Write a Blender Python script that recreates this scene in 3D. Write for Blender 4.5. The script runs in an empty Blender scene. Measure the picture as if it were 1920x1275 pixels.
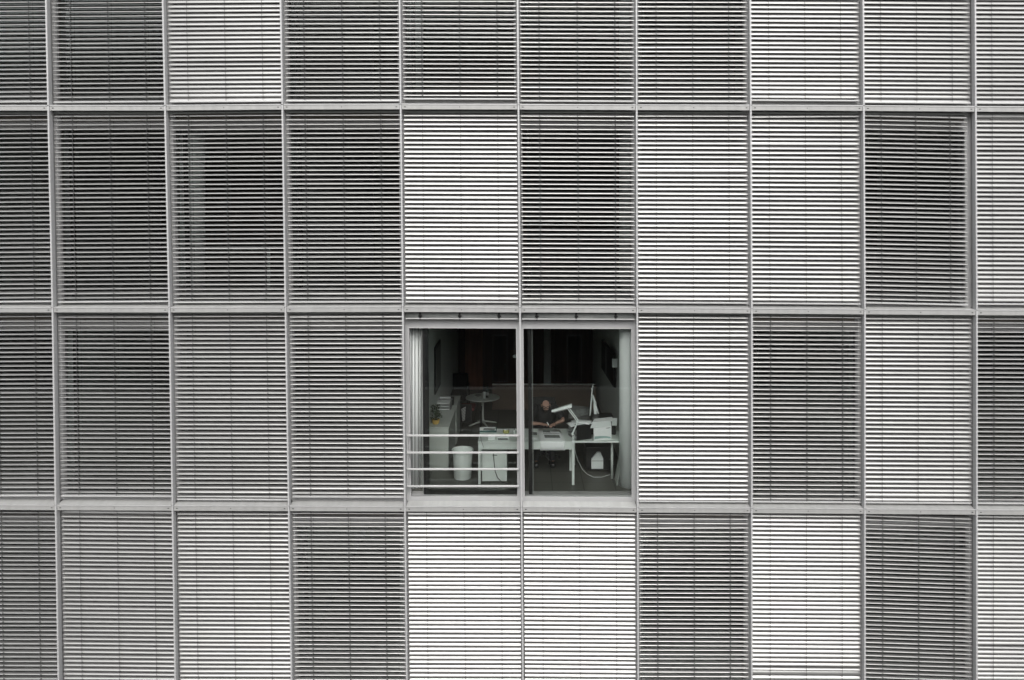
import bpy, bmesh, math, random
from mathutils import Vector, Matrix
random.seed(7)
sc = bpy.context.scene
col = sc.collection
# ------------------------------------------------------------------ camera
F, DC, CZ = 1460.0, 12.6, 16.0          # focal length in photo pixels, distance to the facade, eye height
PX, PY = 985.0, 390.0                   # principal point in the 1920x1275 photograph
S = F / DC
cam_d = bpy.data.cameras.new('camera'); cam = bpy.data.objects.new('camera', cam_d); col.objects.link(cam)
cam.location = (0, -DC, CZ); cam.rotation_euler = (math.radians(90), 0, 0)
cam_d.sensor_width = 36; cam_d.sensor_fit = 'HORIZONTAL'; cam_d.lens = 36 * F / 1920
cam_d.shift_x = (960 - PX) / 1920; cam_d.shift_y = (PY - 637.5) / 1920
cam_d.clip_start = 0.1; cam_d.clip_end = 2000
sc.camera = cam
# ------------------------------------------------------------------ sky, sun, exposure
SUN_EL, SUN_AZ = math.radians(44), math.radians(175)   # azimuth measured from +Y (into the facade) towards +X
w = bpy.data.worlds.new('World'); sc.world = w; w.use_nodes = True
nt = w.node_tree; nt.nodes.clear()
sky = nt.nodes.new('ShaderNodeTexSky'); sky.sky_type = 'NISHITA'; sky.sun_disc = False
sky.sun_elevation = SUN_EL; sky.sun_rotation = SUN_AZ
sky.air_density = 1.0; sky.dust_density = 4.0; sky.ozone_density = 1.0
hs = nt.nodes.new('ShaderNodeHueSaturation'); hs.inputs['Saturation'].default_value = 0.22
bgn = nt.nodes.new('ShaderNodeBackground'); bgn.inputs['Strength'].default_value = 0.15
wo = nt.nodes.new('ShaderNodeOutputWorld')
nt.links.new(sky.outputs[0], hs.inputs['Color']); nt.links.new(hs.outputs[0], bgn.inputs['Color']); nt.links.new(bgn.outputs[0], wo.inputs[0])
sd = bpy.data.lights.new('sun', 'SUN'); sd.energy = 0.9; sd.angle = math.radians(40); sd.color = (1, 0.99, 0.97)
so = bpy.data.objects.new('sun', sd); col.objects.link(so)
sdir = Vector((math.sin(SUN_AZ) * math.cos(SUN_EL), math.cos(SUN_AZ) * math.cos(SUN_EL), math.sin(SUN_EL)))
so.rotation_euler = sdir.to_track_quat('Z', 'Y').to_euler()
sc.view_settings.view_transform = 'Standard'; sc.view_settings.look = 'None'
sc.view_settings.gamma = 1; sc.view_settings.use_curve_mapping = False
sc.view_settings.exposure = 0.50
sc.render.engine = 'CYCLES'
cy = sc.cycles; cy.max_bounces = 12; cy.diffuse_bounces = 6; cy.glossy_bounces = 4; cy.transparent_max_bounces = 16
cy.sample_clamp_indirect = 6

# ------------------------------------------------------------------ materials
def mat(name, base, rough=0.5, metal=0.0, noise=0.0, nscale=8.0, bump=0.0, stretch=(1, 1, 1), spec=0.5):
    m = bpy.data.materials.new(name); m.use_nodes = True
    n = m.node_tree; p = n.nodes['Principled BSDF']
    p.inputs['Base Color'].default_value = (*base, 1); p.inputs['Roughness'].default_value = rough
    p.inputs['Metallic'].default_value = metal; p.inputs['Specular IOR Level'].default_value = spec
    tc = n.nodes.new('ShaderNodeTexCoord'); mp = n.nodes.new('ShaderNodeMapping'); mp.inputs['Scale'].default_value = stretch
    nz = n.nodes.new('ShaderNodeTexNoise'); nz.inputs['Scale'].default_value = nscale; nz.inputs['Detail'].default_value = 5
    n.links.new(tc.outputs['Object'], mp.inputs[0]); n.links.new(mp.outputs[0], nz.inputs[0])
    mx = n.nodes.new('ShaderNodeMixRGB'); mx.blend_type = 'MULTIPLY'; mx.inputs[0].default_value = 1
    rp = n.nodes.new('ShaderNodeValToRGB'); lo = 1 - noise
    rp.color_ramp.elements[0].position = 0.3; rp.color_ramp.elements[1].position = 0.7
    rp.color_ramp.elements[0].color = (lo, lo, lo, 1); rp.color_ramp.elements[1].color = (1, 1, 1, 1)
    mx.inputs[1].default_value = (*base, 1)
    n.links.new(nz.outputs[0], rp.inputs[0]); n.links.new(rp.outputs[0], mx.inputs[2]); n.links.new(mx.outputs[0], p.inputs['Base Color'])
    if bump:
        b = n.nodes.new('ShaderNodeBump'); b.inputs['Strength'].default_value = bump; b.inputs['Distance'].default_value = 0.01
        n.links.new(nz.outputs[0], b.inputs['Height']); n.links.new(b.outputs[0], p.inputs['Normal'])
    return m
M = {}
M['slat'] = mat('slat_aluminium', (0.44, 0.438, 0.43), 0.37, 0.74, 0.16, 1.1, stretch=(0.6, 1, 2.2))  # broad tonal noise stands in for smudged reflections on the slats
M['rail'] = mat('rail_aluminium', (0.56, 0.56, 0.555), 0.42, 0.2, 0.08, 5)
M['fin'] = mat('fin_aluminium', (0.52, 0.52, 0.52), 0.5, 0.1, 0.14, 60)
M['band'] = mat('band_aluminium', (0.41, 0.41, 0.40), 0.5, 0.1, 0.14, 2.6, stretch=(5, 1, .7))
M['frame'] = mat('window_frame_paint', (0.42, 0.42, 0.42), 0.45, 0.05, 0.04, 4)
M['head'] = mat('brown_grey_panel', (0.20, 0.175, 0.15), 0.6, 0, 0.1, 4)
M['cord'] = mat('ladder_cord', (0.09, 0.09, 0.09), 0.8)
M['black'] = mat('black_plastic', (0.012, 0.012, 0.012), 0.4, 0, 0.3, 9)
M['sash'] = mat('black_sash', (0.010, 0.010, 0.010), 0.45)
M['hole'] = mat('dark_slot', (0.02, 0.02, 0.02), 0.8)
M['slab'] = mat('concrete', (0.30, 0.30, 0.29), 0.85, 0, 0.25, 2)
M['white_wall'] = mat('white_plaster', (0.60, 0.64, 0.61), 0.8, 0, 0.05, 2)
M['ceiling'] = mat('ceiling_board', (0.35, 0.35, 0.33), 0.9, 0, 0.05, 2)
M['column'] = mat('white_column_paint', (0.84, 0.88, 0.86), 0.6, 0, 0.04, 3)
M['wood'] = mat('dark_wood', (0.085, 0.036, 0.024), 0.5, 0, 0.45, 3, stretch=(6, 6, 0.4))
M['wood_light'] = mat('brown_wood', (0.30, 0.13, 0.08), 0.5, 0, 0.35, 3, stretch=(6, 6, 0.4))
M['partition'] = mat('partition_board', (0.17, 0.12, 0.09), 0.7, 0, 0.1, 3)
M['desk'] = mat('desk_laminate', (0.68, 0.74, 0.70), 0.45, 0, 0.04, 4)
M['cabinet'] = mat('cabinet_laminate', (0.50, 0.54, 0.50), 0.5, 0, 0.05, 4)
M['paper'] = mat('paper', (0.82, 0.85, 0.84), 0.8, 0, 0.05, 12)
M['print'] = mat('printed_grey', (0.20, 0.22, 0.21), 0.8, 0, 0.6, 40)
M['whitep'] = mat('white_plastic', (0.72, 0.77, 0.75), 0.4, 0, 0.05, 6)
M['greyp'] = mat('grey_plastic', (0.22, 0.23, 0.22), 0.5, 0, 0.2, 14)
M['darkgrey'] = mat('dark_grey_plastic', (0.09, 0.095, 0.09), 0.6, 0, 0.3, 20)
M['bin'] = mat('bin_plastic', (0.74, 0.80, 0.76), 0.5, 0, 0.04, 6)
M['terra'] = mat('yellow_glaze', (0.62, 0.42, 0.12), 0.5, 0, 0.25, 12)
M['soil'] = mat('soil', (0.02, 0.015, 0.01), 0.9)
M['leaf'] = mat('leaf', (0.035, 0.06, 0.025), 0.6, 0, 0.4, 30)
M['skin'] = mat('skin', (0.36, 0.22, 0.165), 0.5, 0, 0.08, 30)
M['shirt'] = mat('black_cotton', (0.012, 0.012, 0.013), 0.85, 0, 0.2, 30)
M['trousers'] = mat('dark_trousers', (0.02, 0.02, 0.025), 0.85, 0, 0.2, 30)
M['hair'] = mat('dark_hair', (0.03, 0.022, 0.018), 0.8, 0, 0.3, 60)
M['chair'] = mat('chair_fabric', (0.014, 0.014, 0.014), 0.8, 0, 0.2, 20)
M['chrome'] = mat('chrome', (0.55, 0.55, 0.55), 0.2, 0.9)
M['yellow'] = mat('olive_cup', (0.40, 0.40, 0.14), 0.5)
M['green'] = mat('teal_print', (0.05, 0.13, 0.12), 0.6, 0, 0.6, 40)
M['wave'] = mat('teal_wave', (0.28, 0.42, 0.39), 0.6)
M['red'] = mat('dark_red_fabric', (0.16, 0.03, 0.03), 0.8, 0, 0.2, 20)
M['bottle'] = mat('bottle_dark', (0.02, 0.03, 0.03), 0.15)
M['asphalt'] = mat('paving', (0.12, 0.12, 0.115), 0.9, 0, 0.3, 0.6)
M['brick'] = mat('opposite_render', (0.055, 0.05, 0.045), 0.85, 0, 0.3, 1)
M['parapet'] = mat('parapet_cap', (0.88, 0.88, 0.85), 0.6, 0, 0.1, 1)
M['gwall'] = mat('opposite_lower_render', (0.50, 0.46, 0.40), 0.85, 0, 0.2, 1)
M['chairwhite'] = mat('white_mesh_back', (0.6, 0.6, 0.58), 0.6)
def floor_mat():
    m = mat('floor_tiles', (0.20, 0.20, 0.18), 0.42, 0, 0.12, 3)
    n = m.node_tree; p = n.nodes['Principled BSDF']
    tc = n.nodes.new('ShaderNodeTexCoord'); mp = n.nodes.new('ShaderNodeMapping'); mp.inputs['Location'].default_value = (-0.503 + 0.05, -0.02, 0)
    br = n.nodes.new('ShaderNodeTexBrick'); br.offset = 0; br.inputs['Scale'].default_value = 1
    br.inputs['Brick Width'].default_value = 0.53; br.inputs['Row Height'].default_value = 0.53; br.inputs['Mortar Size'].default_value = 0.006
    br.inputs['Color1'].default_value = (0.115, 0.115, 0.10, 1); br.inputs['Color2'].default_value = (0.095, 0.095, 0.083, 1); br.inputs['Mortar'].default_value = (0.02, 0.02, 0.018, 1)
    n.links.new(tc.outputs['Object'], mp.inputs[0]); n.links.new(mp.outputs[0], br.inputs['Vector']); n.links.new(br.outputs['Color'], p.inputs['Base Color'])
    return m
M['floor'] = floor_mat()
def glass_mat():
    m = bpy.data.materials.new('window_glass'); m.use_nodes = True; n = m.node_tree; n.nodes.clear()
    o = n.nodes.new('ShaderNodeOutputMaterial'); t = n.nodes.new('ShaderNodeBsdfTransparent'); t.inputs[0].default_value = (0.98, 0.99, 0.985, 1)
    g = n.nodes.new('ShaderNodeBsdfGlossy'); g.inputs['Roughness'].default_value = 0.01; g.inputs['Color'].default_value = (0.95, 1, 0.98, 1)
    fr = n.nodes.new('ShaderNodeFresnel'); fr.inputs[0].default_value = 1.5
    mx = n.nodes.new('ShaderNodeMixShader'); n.links.new(fr.outputs[0], mx.inputs[0]); n.links.new(t.outputs[0], mx.inputs[1]); n.links.new(g.outputs[0], mx.inputs[2]); n.links.new(mx.outputs[0], o.inputs[0])
    return m
M['glass'] = glass_mat()

# ------------------------------------------------------------------ joint grid of the facade (slightly out of true, as built)
xt = [90, 309, 529, 751, 972, 1194, 1408, 1620, 1830]; xm = [98, 317, 535, 755, 975, 1195, 1410, 1622, 1832]; xb = [104, 323, 541, 759, 978, 1196, 1410, 1622, 1832]
yt = [198, 198, 196, 195.5, 196, 197, 197.5, 198.5, 200]; ym = [577, 577, 576.5, 576, 577, 577.7, 578.9, 580.5, 582]; yb = [948, 949, 949.8, 950.6, 951, 952.6, 953.5, 955, 956.5]
xm = [-121] + xm + [2042]; xt = [-129] + xt + [2040]; xb = [-115] + xb + [2042]
yt = [198] + yt + [201]; ym = [577] + ym + [583]; yb = [947] + yb + [958]
XF = [(x - PX) / S for x in xm]                       # 11 fins, 10 bays
ROWY = [-178, 197, 577.5, 951, 1324]                  # band tops (ideal)
ZB = [CZ + (PY - y) / S for y in ROWY]
DX = [[(a - m) / S for a, m in zip(xs, xm)] for xs in (xt, xm, xb)]
DZ = [[(y0 - a) / S for a in ys] for ys, y0 in zip((yt, ym, yb), (197, 577.5, 951))]
DX = [[2 * a - b for a, b in zip(DX[0], DX[1])]] + DX + [[2 * a - b for a, b in zip(DX[2], DX[1])]]
DZ = [DZ[0]] + DZ + [DZ[2]]
def warp(v):
    x, z = v[0], v[2]
    i = 0
    while i < 9 and x > XF[i + 1]: i += 1
    u = min(1.3, max(-0.3, (x - XF[i]) / (XF[i + 1] - XF[i])))
    j = 0
    while j < 3 and z < ZB[j + 1]: j += 1
    t = min(1.0, max(0.0, (ZB[j] - z) / (ZB[j] - ZB[j + 1])))
    def bl(T): return (T[j][i] * (1 - u) + T[j][i + 1] * u) * (1 - t) + (T[j + 1][i] * (1 - u) + T[j + 1][i + 1] * u) * t
    return (x + bl(DX), v[1], z + bl(DZ))
def P(px, py, Y):                                      # photo pixel at a known depth behind the facade front
    k = (DC + Y) / F
    return Vector(((px - PX) * k, Y, CZ + (PY - py) * k))
def PZ(px, py, z):                                     # photo pixel on a horizontal plane at height z
    k = (CZ - z) / (py - PY)
    return Vector(((px - PX) * k, k * F - DC, z))

# ------------------------------------------------------------------ mesh helpers
def empty(name, loc, label=None, cat=None, group=None, kind=None, rz=0):
    o = bpy.data.objects.new(name, None); col.objects.link(o); o.location = loc; o.rotation_euler.z = rz
    o.empty_display_size = 0.1; tag(o, label, cat, group, kind); return o
def tag(o, label=None, cat=None, group=None, kind=None):
    if label: o['label'] = label
    if cat: o['category'] = cat
    if group: o['group'] = group
    if kind: o['kind'] = kind
    return o
def wloc(o):
    v = Vector((0, 0, 0))
    while o is not None: v += Vector(o.location); o = o.parent
    return v
class MB:
    def __init__(s): s.v = []; s.f = []; s.sm = []
    def quad(s, a, b, c, d, smooth=False):
        n = len(s.v); s.v += [tuple(a), tuple(b), tuple(c), tuple(d)]; s.f.append((n, n + 1, n + 2, n + 3)); s.sm.append(smooth); return s
    def box(s, x0, x1, y0, y1, z0, z1, nx=1, nz=1):
        return s.hexa([(x0, y0, z0), (x1, y0, z0), (x1, y1, z0), (x0, y1, z0), (x0, y0, z1), (x1, y0, z1), (x1, y1, z1), (x0, y1, z1)], nx, nz)
    def hexa(s, p, nx=1, nz=1):
        if nz > 1 or nx > 1:
            def lp(a, b, t): return tuple(a[k] + (b[k] - a[k]) * t for k in range(3))
            if nz > 1:
                for k in range(nz):
                    lo = [lp(p[q], p[q + 4], k / nz) for q in range(4)]; hi = [lp(p[q], p[q + 4], (k + 1) / nz) for q in range(4)]
                    s.hexa(lo + hi, 1, 1)
            else:
                for k in range(nx):
                    a, b = k / nx, (k + 1) / nx
                    s.hexa([lp(p[0], p[1], a), lp(p[0], p[1], b), lp(p[3], p[2], b), lp(p[3], p[2], a), lp(p[4], p[5], a), lp(p[4], p[5], b), lp(p[7], p[6], b), lp(p[7], p[6], a)], 1, 1)
            return s
        n = len(s.v); s.v += [tuple(q) for q in p]
        for q in ((0, 3, 2, 1), (4, 5, 6, 7), (0, 1, 5, 4), (1, 2, 6, 5), (2, 3, 7, 6), (3, 0, 4, 7)):
            s.f.append(tuple(n + k for k in q)); s.sm.append(False)
        return s
    def obox(s, c, ax, ay, az):                         # oriented box: centre and three half-axis vectors
        c, ax, ay, az = Vector(c), Vector(ax), Vector(ay), Vector(az)
        return s.hexa([c - ax - ay - az, c + ax - ay - az, c + ax + ay - az, c - ax + ay - az, c - ax - ay + az, c + ax - ay + az, c + ax + ay + az, c - ax + ay + az])
    def bar(s, a, b, w, h=None, up=(0, 0, 1)):
        a, b = Vector(a), Vector(b); h = h or w; d = b - a; t = d.normalized(); u = Vector(up)
        if abs(t.dot(u)) > 0.98: u = Vector((0, 1, 0))
        r = t.cross(u).normalized(); u = r.cross(t)
        return s.obox((a + b) / 2, d / 2, r * w / 2, u * h / 2)
    def tube(s, pts, r, n=10, cap=True):
        pts = [Vector(p) for p in pts]; rs = r if isinstance(r, (list, tuple)) else [r] * len(pts); base = len(s.v); u = None
        for k, p in enumerate(pts):
            d = (pts[min(k + 1, len(pts) - 1)] - pts[max(k - 1, 0)]).normalized()
            if u is None: u = d.cross(Vector((0, 0, 1)) if abs(d.z) < 0.9 else Vector((1, 0, 0))).normalized()
            u = (u - d * u.dot(d)).normalized(); v = d.cross(u)
            for q in range(n):
                a = 2 * math.pi * q / n; s.v.append(tuple(p + (u * math.cos(a) + v * math.sin(a)) * rs[k]))
        for k in range(len(pts) - 1):
            for q in range(n):
                s.f.append((base + k * n + q, base + k * n + (q + 1) % n, base + (k + 1) * n + (q + 1) % n, base + (k + 1) * n + q)); s.sm.append(True)
        if cap:
            s.f.append(tuple(base + q for q in range(n))[::-1]); s.sm.append(False)
            s.f.append(tuple(base + (len(pts) - 1) * n + q for q in range(n))); s.sm.append(False)
        return s
    def lathe(s, c, prof, n=28, capb=True, capt=True):
        c = Vector(c); base = len(s.v)
        for r, z in prof:
            for q in range(n):
                a = 2 * math.pi * q / n; s.v.append((c.x + r * math.cos(a), c.y + r * math.sin(a), c.z + z))
        for k in range(len(prof) - 1):
            for q in range(n):
                s.f.append((base + k * n + q, base + k * n + (q + 1) % n, base + (k + 1) * n + (q + 1) % n, base + (k + 1) * n + q)); s.sm.append(True)
        if capb: s.f.append(tuple(base + q for q in range(n))[::-1]); s.sm.append(False)
        if capt: s.f.append(tuple(base + (len(prof) - 1) * n + q for q in range(n))); s.sm.append(False)
        return s
    def build(s, name, m, parent=None, warped=False, bevel=0.0, label=None, loc=None):
        me = bpy.data.meshes.new(name)
        off = wloc(parent) if parent else Vector(loc or (0, 0, 0))
        vs = [warp(v) for v in s.v] if warped else s.v
        me.from_pydata([tuple(Vector(v) - off) for v in vs], [], s.f); me.polygons.foreach_set('use_smooth', s.sm)
        me.materials.append(m); me.update()
        o = bpy.data.objects.new(name, me); col.objects.link(o)
        if parent: o.parent = parent
        else: o.location = off
        if bevel:
            b = o.modifiers.new('bevel', 'BEVEL'); b.width = bevel; b.segments = 2; b.limit_method = 'ANGLE'
        if label: o['label'] = label
        return o

# ------------------------------------------------------------------ setting: ground
g = MB(); g.quad((-900, -900, 0), (900, -900, 0), (900, 900, 0), (-900, 900, 0)); g.build('ground', M['asphalt']); bpy.data.objects['ground']['kind'] = 'structure'
# opposite building (only ever seen mirrored in the panes)
ob = empty('opposite_building', (0, -25, 0), 'low dark building across the yard with a pale parapet, mirrored faintly in the window glass', 'building')
b = MB(); b.box(-40, 40, -32, -24, 0, CZ - 10.4); b.build('lower_wall', M['gwall'], ob)
b = MB(); b.box(-40, 40, -24.04, -23.97, CZ - 8.64, CZ - 8.54); b.build('parapet', M['parapet'], ob)
b = MB(); b.box(-40, 40, -24.03, -24.0, CZ - 10.4, CZ - 8.62); b.build('balustrade_panel', M['gwall'], ob)
b = MB(); b.box(-40, 40, -40, -33, 0, CZ + 5.0); b.build('upper_wall', M['brick'], ob)  # unseen upper part raised above eye level to cut low skylight
for k in range(-8, 9):
    b = MB(); b.box(k * 4.4 + 2.45, k * 4.4 + 3.35, -33, -32.9, CZ - 10.3, CZ - 7.5); wf = b.build('window_frame', M['slab'], ob)
    b = MB(); b.box(k * 4.4 + 2.52, k * 4.4 + 3.28, -32.9, -32.88, CZ - 10.2, CZ - 7.58); b.build('pane', M['bottle'], wf)

# ------------------------------------------------------------------ the office building
BH, SD = 0.078, 0.19                      # band height, sill depth
bld = empty('office_building', (0, 0.2, 0), 'pale grey metal office facade gridded by thin fins and ledges, screened by slatted blinds', 'building')
YFR = 0.215                               # window frame front
STOREY = ZB[1] - ZB[2]
x_left, x_right = XF[0], XF[-1]
for i in range(11):
    for j in range(4):
        zt, zb = ZB[j] - 0.006, ZB[j + 1] + 0.010
        m = MB(); x = XF[i]
        # tapered fin: thin nose, wider root
        prof = [(x - 0.0125, 0.0), (x + 0.0125, 0.0), (x + 0.0155, 0.020), (x + 0.0155, 0.095), (x - 0.0155, 0.095), (x - 0.0155, 0.020)]
        NZ = 6
        for k in range(NZ):
            z0 = zb + (zt - zb) * k / NZ; z1 = zb + (zt - zb) * (k + 1) / NZ
            for q in range(6):
                a, c = prof[q], prof[(q + 1) % 6]; m.quad((a[0], a[1], z0), (c[0], c[1], z0), (c[0], c[1], z1), (a[0], a[1], z1))
        for z, o_ in ((zb, 1), (zt, -1)):
            n = len(m.v); m.v += [(a[0], a[1], z) for a in prof]; m.f.append(tuple(range(n, n + 6))[::-o_]); m.sm.append(False)
        f_ = m.build('fin', M['fin'], bld, True)
        # pin that carries the joint between two fin lengths
        if j < 3:
            m = MB(); m.box(x - 0.009, x + 0.009, 0.012, 0.09, ZB[j + 1] - 0.02, ZB[j + 1] + 0.024); m.build('joint_pin', M['rail'], f_, True)
for j in range(5):
    for i in range(10):
        z = ZB[j]; x0, x1 = XF[i] + 0.019, XF[i + 1] - 0.019
        m = MB(); N = 3
        pr = [(0.012, z - BH), (0.012, z), (SD, z + 0.032), (SD, z - 0.004), (0.022, z - 0.012), (0.022, z - BH + 0.006), (0.05, z - BH + 0.006), (0.05, z - BH)]
        # folded sheet: front band, sloping sill, return lip
        for k in range(N):
            a, c = x0 + (x1 - x0) * k / N, x0 + (x1 - x0) * (k + 1) / N
            for q in range(len(pr)):
                p0, p1 = pr[q], pr[(q + 1) % len(pr)]
                m.quad((c, p0[0], p0[1]), (a, p0[0], p0[1]), (a, p1[0], p1[1]), (c, p1[0], p1[1]))
        for xx in (x0, x1):
            n = len(m.v); m.v += [(xx, p[0], p[1]) for p in pr]; m.f.append(tuple(range(n, n + len(pr)))); m.sm.append(False)
        L = m.build('ledge', M['band'], bld, True)
        h = MB()
        for xx, wd in ((x0 + 0.05, 0.026), ((x0 + x1) / 2, 0.012), (x1 - 0.05, 0.026)):
            h.box(xx - wd / 2, xx + wd / 2, 0.009, 0.0115, z - BH * 0.5 - 0.006, z - BH * 0.5 + 0.006)
        h.build('slot_holes', M['hole'], L, True)
        h = MB(); h.box(x0 + 0.001, x1 - 0.001, 0.004, 0.0118, z - 0.004, z + 0.012); h.build('lip', M['rail'], L, True)
# window frames and panes in every bay
OPEN = {(2, 4), (2, 5)}
for j in range(4):
    for i in range(10):
        zb = ZB[j + 1]; x0, x1 = XF[i], XF[i + 1]
        fz0, fz1 = zb + 0.020, zb + STOREY - BH - 0.02
        ox0, ox1, oz0, oz1 = x0 + 0.070, x1 - 0.070, zb + 0.094, ZB[j] - 0.370
        if i == 5: ox0 = x0 + 0.052
        m = MB(); y0, y1 = YFR, YFR + 0.07
        m.box(x0 + 0.001, ox0, y0, y1, fz0, fz1, nz=4); m.box(ox1, x1 - 0.001, y0, y1, fz0, fz1, nz=4)
        m.box(ox0, ox1, y0 + 0.001, y1, fz0, oz0, nx=2); m.box(ox0, ox1, y0 + 0.001, y1, oz1, oz1 + 0.14, nx=2)
        hp = MB(); hp.box(ox0, ox1, y0 + 0.03, y1, oz1 + 0.141, fz1, nx=2)
        fr = m.build('window_frame', M['frame'], bld, True)
        hp.build('head_panel', M['head'], fr, True)
        px_ = ox0 + 0.24 if (j, i) == (2, 4) else ox0 - 0.012
        m = MB(); m.box(px_, ox1 + 0.012, y0 + 0.035, y0 + 0.045, oz0 - 0.012, oz1 + 0.012)
        gl = m.build('pane', M['glass'], fr, True)
        m = MB(); q = 0.012                              # bright inner bead
        m.box(ox0, ox1, y0 - 0.004, y0 + 0.030, oz1, oz1 + 0.010); m.box(ox1, ox1 + q, y0 - 0.004, y0 + 0.030, oz0, oz1 + 0.010)
        m.box(ox0 - q, ox0, y0 - 0.004, y0 + 0.030, oz0, oz1 + 0.010); m.box(ox0, ox1, y0 - 0.004, y0 + 0.030, oz0 - 0.010, oz0)
        m.build('bead', M['rail'], fr, True)
        # black sliding sash behind the pane
        m = MB(); ys = y1 + 0.03
        sx = ox0 + (0.20 if (j, i) == (2, 4) else 0.07)
        if (j, i) == (2, 4):
            m.box(sx, sx + 0.095, ys, ys + 0.05, oz0 - 0.05, oz1 + 0.06); m.box(sx + 0.095, ox1 + 0.02, ys, ys + 0.05, oz0 - 0.04, oz0 + 0.060)
            m.box(sx + 0.095, ox1 + 0.02, ys, ys + 0.05, oz1 - 0.01, oz1 + 0.06)
        else:
            m.box(sx, sx + 0.06, ys, ys + 0.05, oz0, oz1 + 0.06)
        sh = m.build('sash', M['sash'], fr, True)
        if (j, i) in OPEN:
            m = MB(); xs = sx + (0.100 if i == 4 else 0.066)
            if i == 5: m.box(xs, xs + 0.012, ys - 0.004, ys + 0.04, oz0, oz1 + 0.05); m.build('sash_edge', M['greyp'], sh, True)
            else: m.box(sx - 0.012, sx - 0.002, ys - 0.004, ys + 0.04, oz0, oz1 + 0.05); m.build('sash_edge', M['greyp'], sh, True)
# structure behind: slabs, room floors, ceilings
FL = CZ - 4.70                              # finished floor of the visible office
DEEP = 7.6
for j in range(5):
    fz = FL + (2 - j) * STOREY + 0 if False else FL + STOREY * (2 - j) - 0.0
for j in range(5):
    fz = FL + STOREY * (3 - j)              # floor of the storey above band j
    m = MB(); m.box(x_left, x_right, YFR + 0.13, DEEP, fz - 0.40, fz - 0.01); m.build('floor_slab', M['slab'], bld)
    m = MB(); m.box(x_left, x_right, YFR + 0.075, YFR + 0.128, fz - 0.44, fz - 0.05); m.build('track_cover', M['frame'], bld)
    m = MB(); m.quad((x_left, YFR + 0.135, fz), (x_right, YFR + 0.135, fz), (x_right, DEEP, fz), (x_left, DEEP, fz)); m.build('room_floor', M['floor'], bld)
    m = MB(); m.quad((x_left, YFR + 0.135, fz - 0.404), (x_left, DEEP, fz - 0.404), (x_right, DEEP, fz - 0.404), (x_right, YFR + 0.135, fz - 0.404)); m.build('room_ceiling', M['ceiling'], bld)
zlo, zhi = FL - 2 * STOREY, FL + 2 * STOREY + 2.6
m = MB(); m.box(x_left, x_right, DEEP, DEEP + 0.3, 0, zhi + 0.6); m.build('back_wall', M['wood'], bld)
m = MB(); m.box(x_left - 6, x_left - 0.02, 0.10, DEEP + 0.3, 0, zhi + 0.6); m.box(x_right + 0.02, x_right + 6, 0.10, DEEP + 0.3, 0, zhi + 0.6); m.box(x_left - 0.02, x_right + 0.02, 0.10, DEEP, 0, ZB[4] - 0.12)
m.build('outer_wall', M['slab'], bld)
m = MB(); m.box(x_left - 6, x_right + 6, 0.08, DEEP + 0.3, zhi + 0.6, zhi + 1.0); m.build('roof', M['slab'], bld)
# partition walls between rooms (cross walls)
RX = {2: [-8.0, 1.73]}
WALLX_L = P(804, 800, 1.0).x - 0.10
for j in range(4):
    f0 = FL + STOREY * (2 - j)
    walls = ([XF[0] + 0.05, XF[3] - 0.1, XF[8]] if j != 2 else [XF[1], WALLX_L, XF[6] - 0.02, XF[8]])
    for k, wx in enumerate(walls):
        m = MB(); y0 = YFR + 0.30
        m.box(wx - 0.05, wx + 0.05, y0, DEEP - 0.002, f0 + 0.002, f0 + STOREY - 0.408); m.build('room_wall', M['white_wall'], bld)
# round columns near the glass
def column(x, y, r, f0):
    m = MB(); m.lathe((x, y, f0 + 0.002), [(r, 0), (r, STOREY - 0.41)], 40); m.build('column', M['column'], bld)
XC1 = P(772, 800, 0.62).x; XC2 = P(1183, 800, 0.62).x
sp = XC2 - XC1
for j in range(4):
    f0 = FL + STOREY * (2 - j)
    for k in range(-1, 3):
        if j == 2 and k in (-1, 2): continue
        column(XC1 + k * sp, 0.62, 0.20, f0)
    column(XC1 - 1 * sp + 0.0, 0.62, 0.20, f0) if j == 2 else None

# ------------------------------------------------------------------ venetian blinds
SW, CAMB = 0.086, 0.009
TILT = [[23, 21, 60, 28, 27, 27, 35, 59, 55, 58],
        [16, 14, 17, 18, 52, 18, 49, 51, 24, 55],
        [8, 5, 28, 18, 0, 0, 40, 8, 44, 8],
        [8, 28, 37, -2, 47, 47, -3, 47, 1, 47]]
ROLL = {(0, 0): .008, (0, 1): .008, (1, 0): .010, (1, 1): .008, (2, 0): .006, (1, 8): -.014, (3, 8): -.026, (3, 1): -.006, (0, 2): -.004}
NPIT = [45, 44, 44.5, 46]
ORD = ['leftmost', 'second from the left', 'third from the left', 'fourth from the left', 'fifth from the left', 'sixth from the left', 'seventh from the left', 'third from the right', 'second from the right', 'rightmost']
ROWN = ['top row', 'second row', 'third row', 'bottom row']
YC = 0.128
def cross(yc, zc, th, wdt=SW):
    out = []
    for k in range(7):
        s_ = -0.5 + k / 6.0; cm = CAMB * (1 - 4 * s_ * s_) - (0.006 if k == 0 else 0)
        out.append((yc + s_ * wdt * math.cos(th) - math.sin(th) * cm, zc + s_ * wdt * math.sin(th) + math.cos(th) * cm))
    return out
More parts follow.
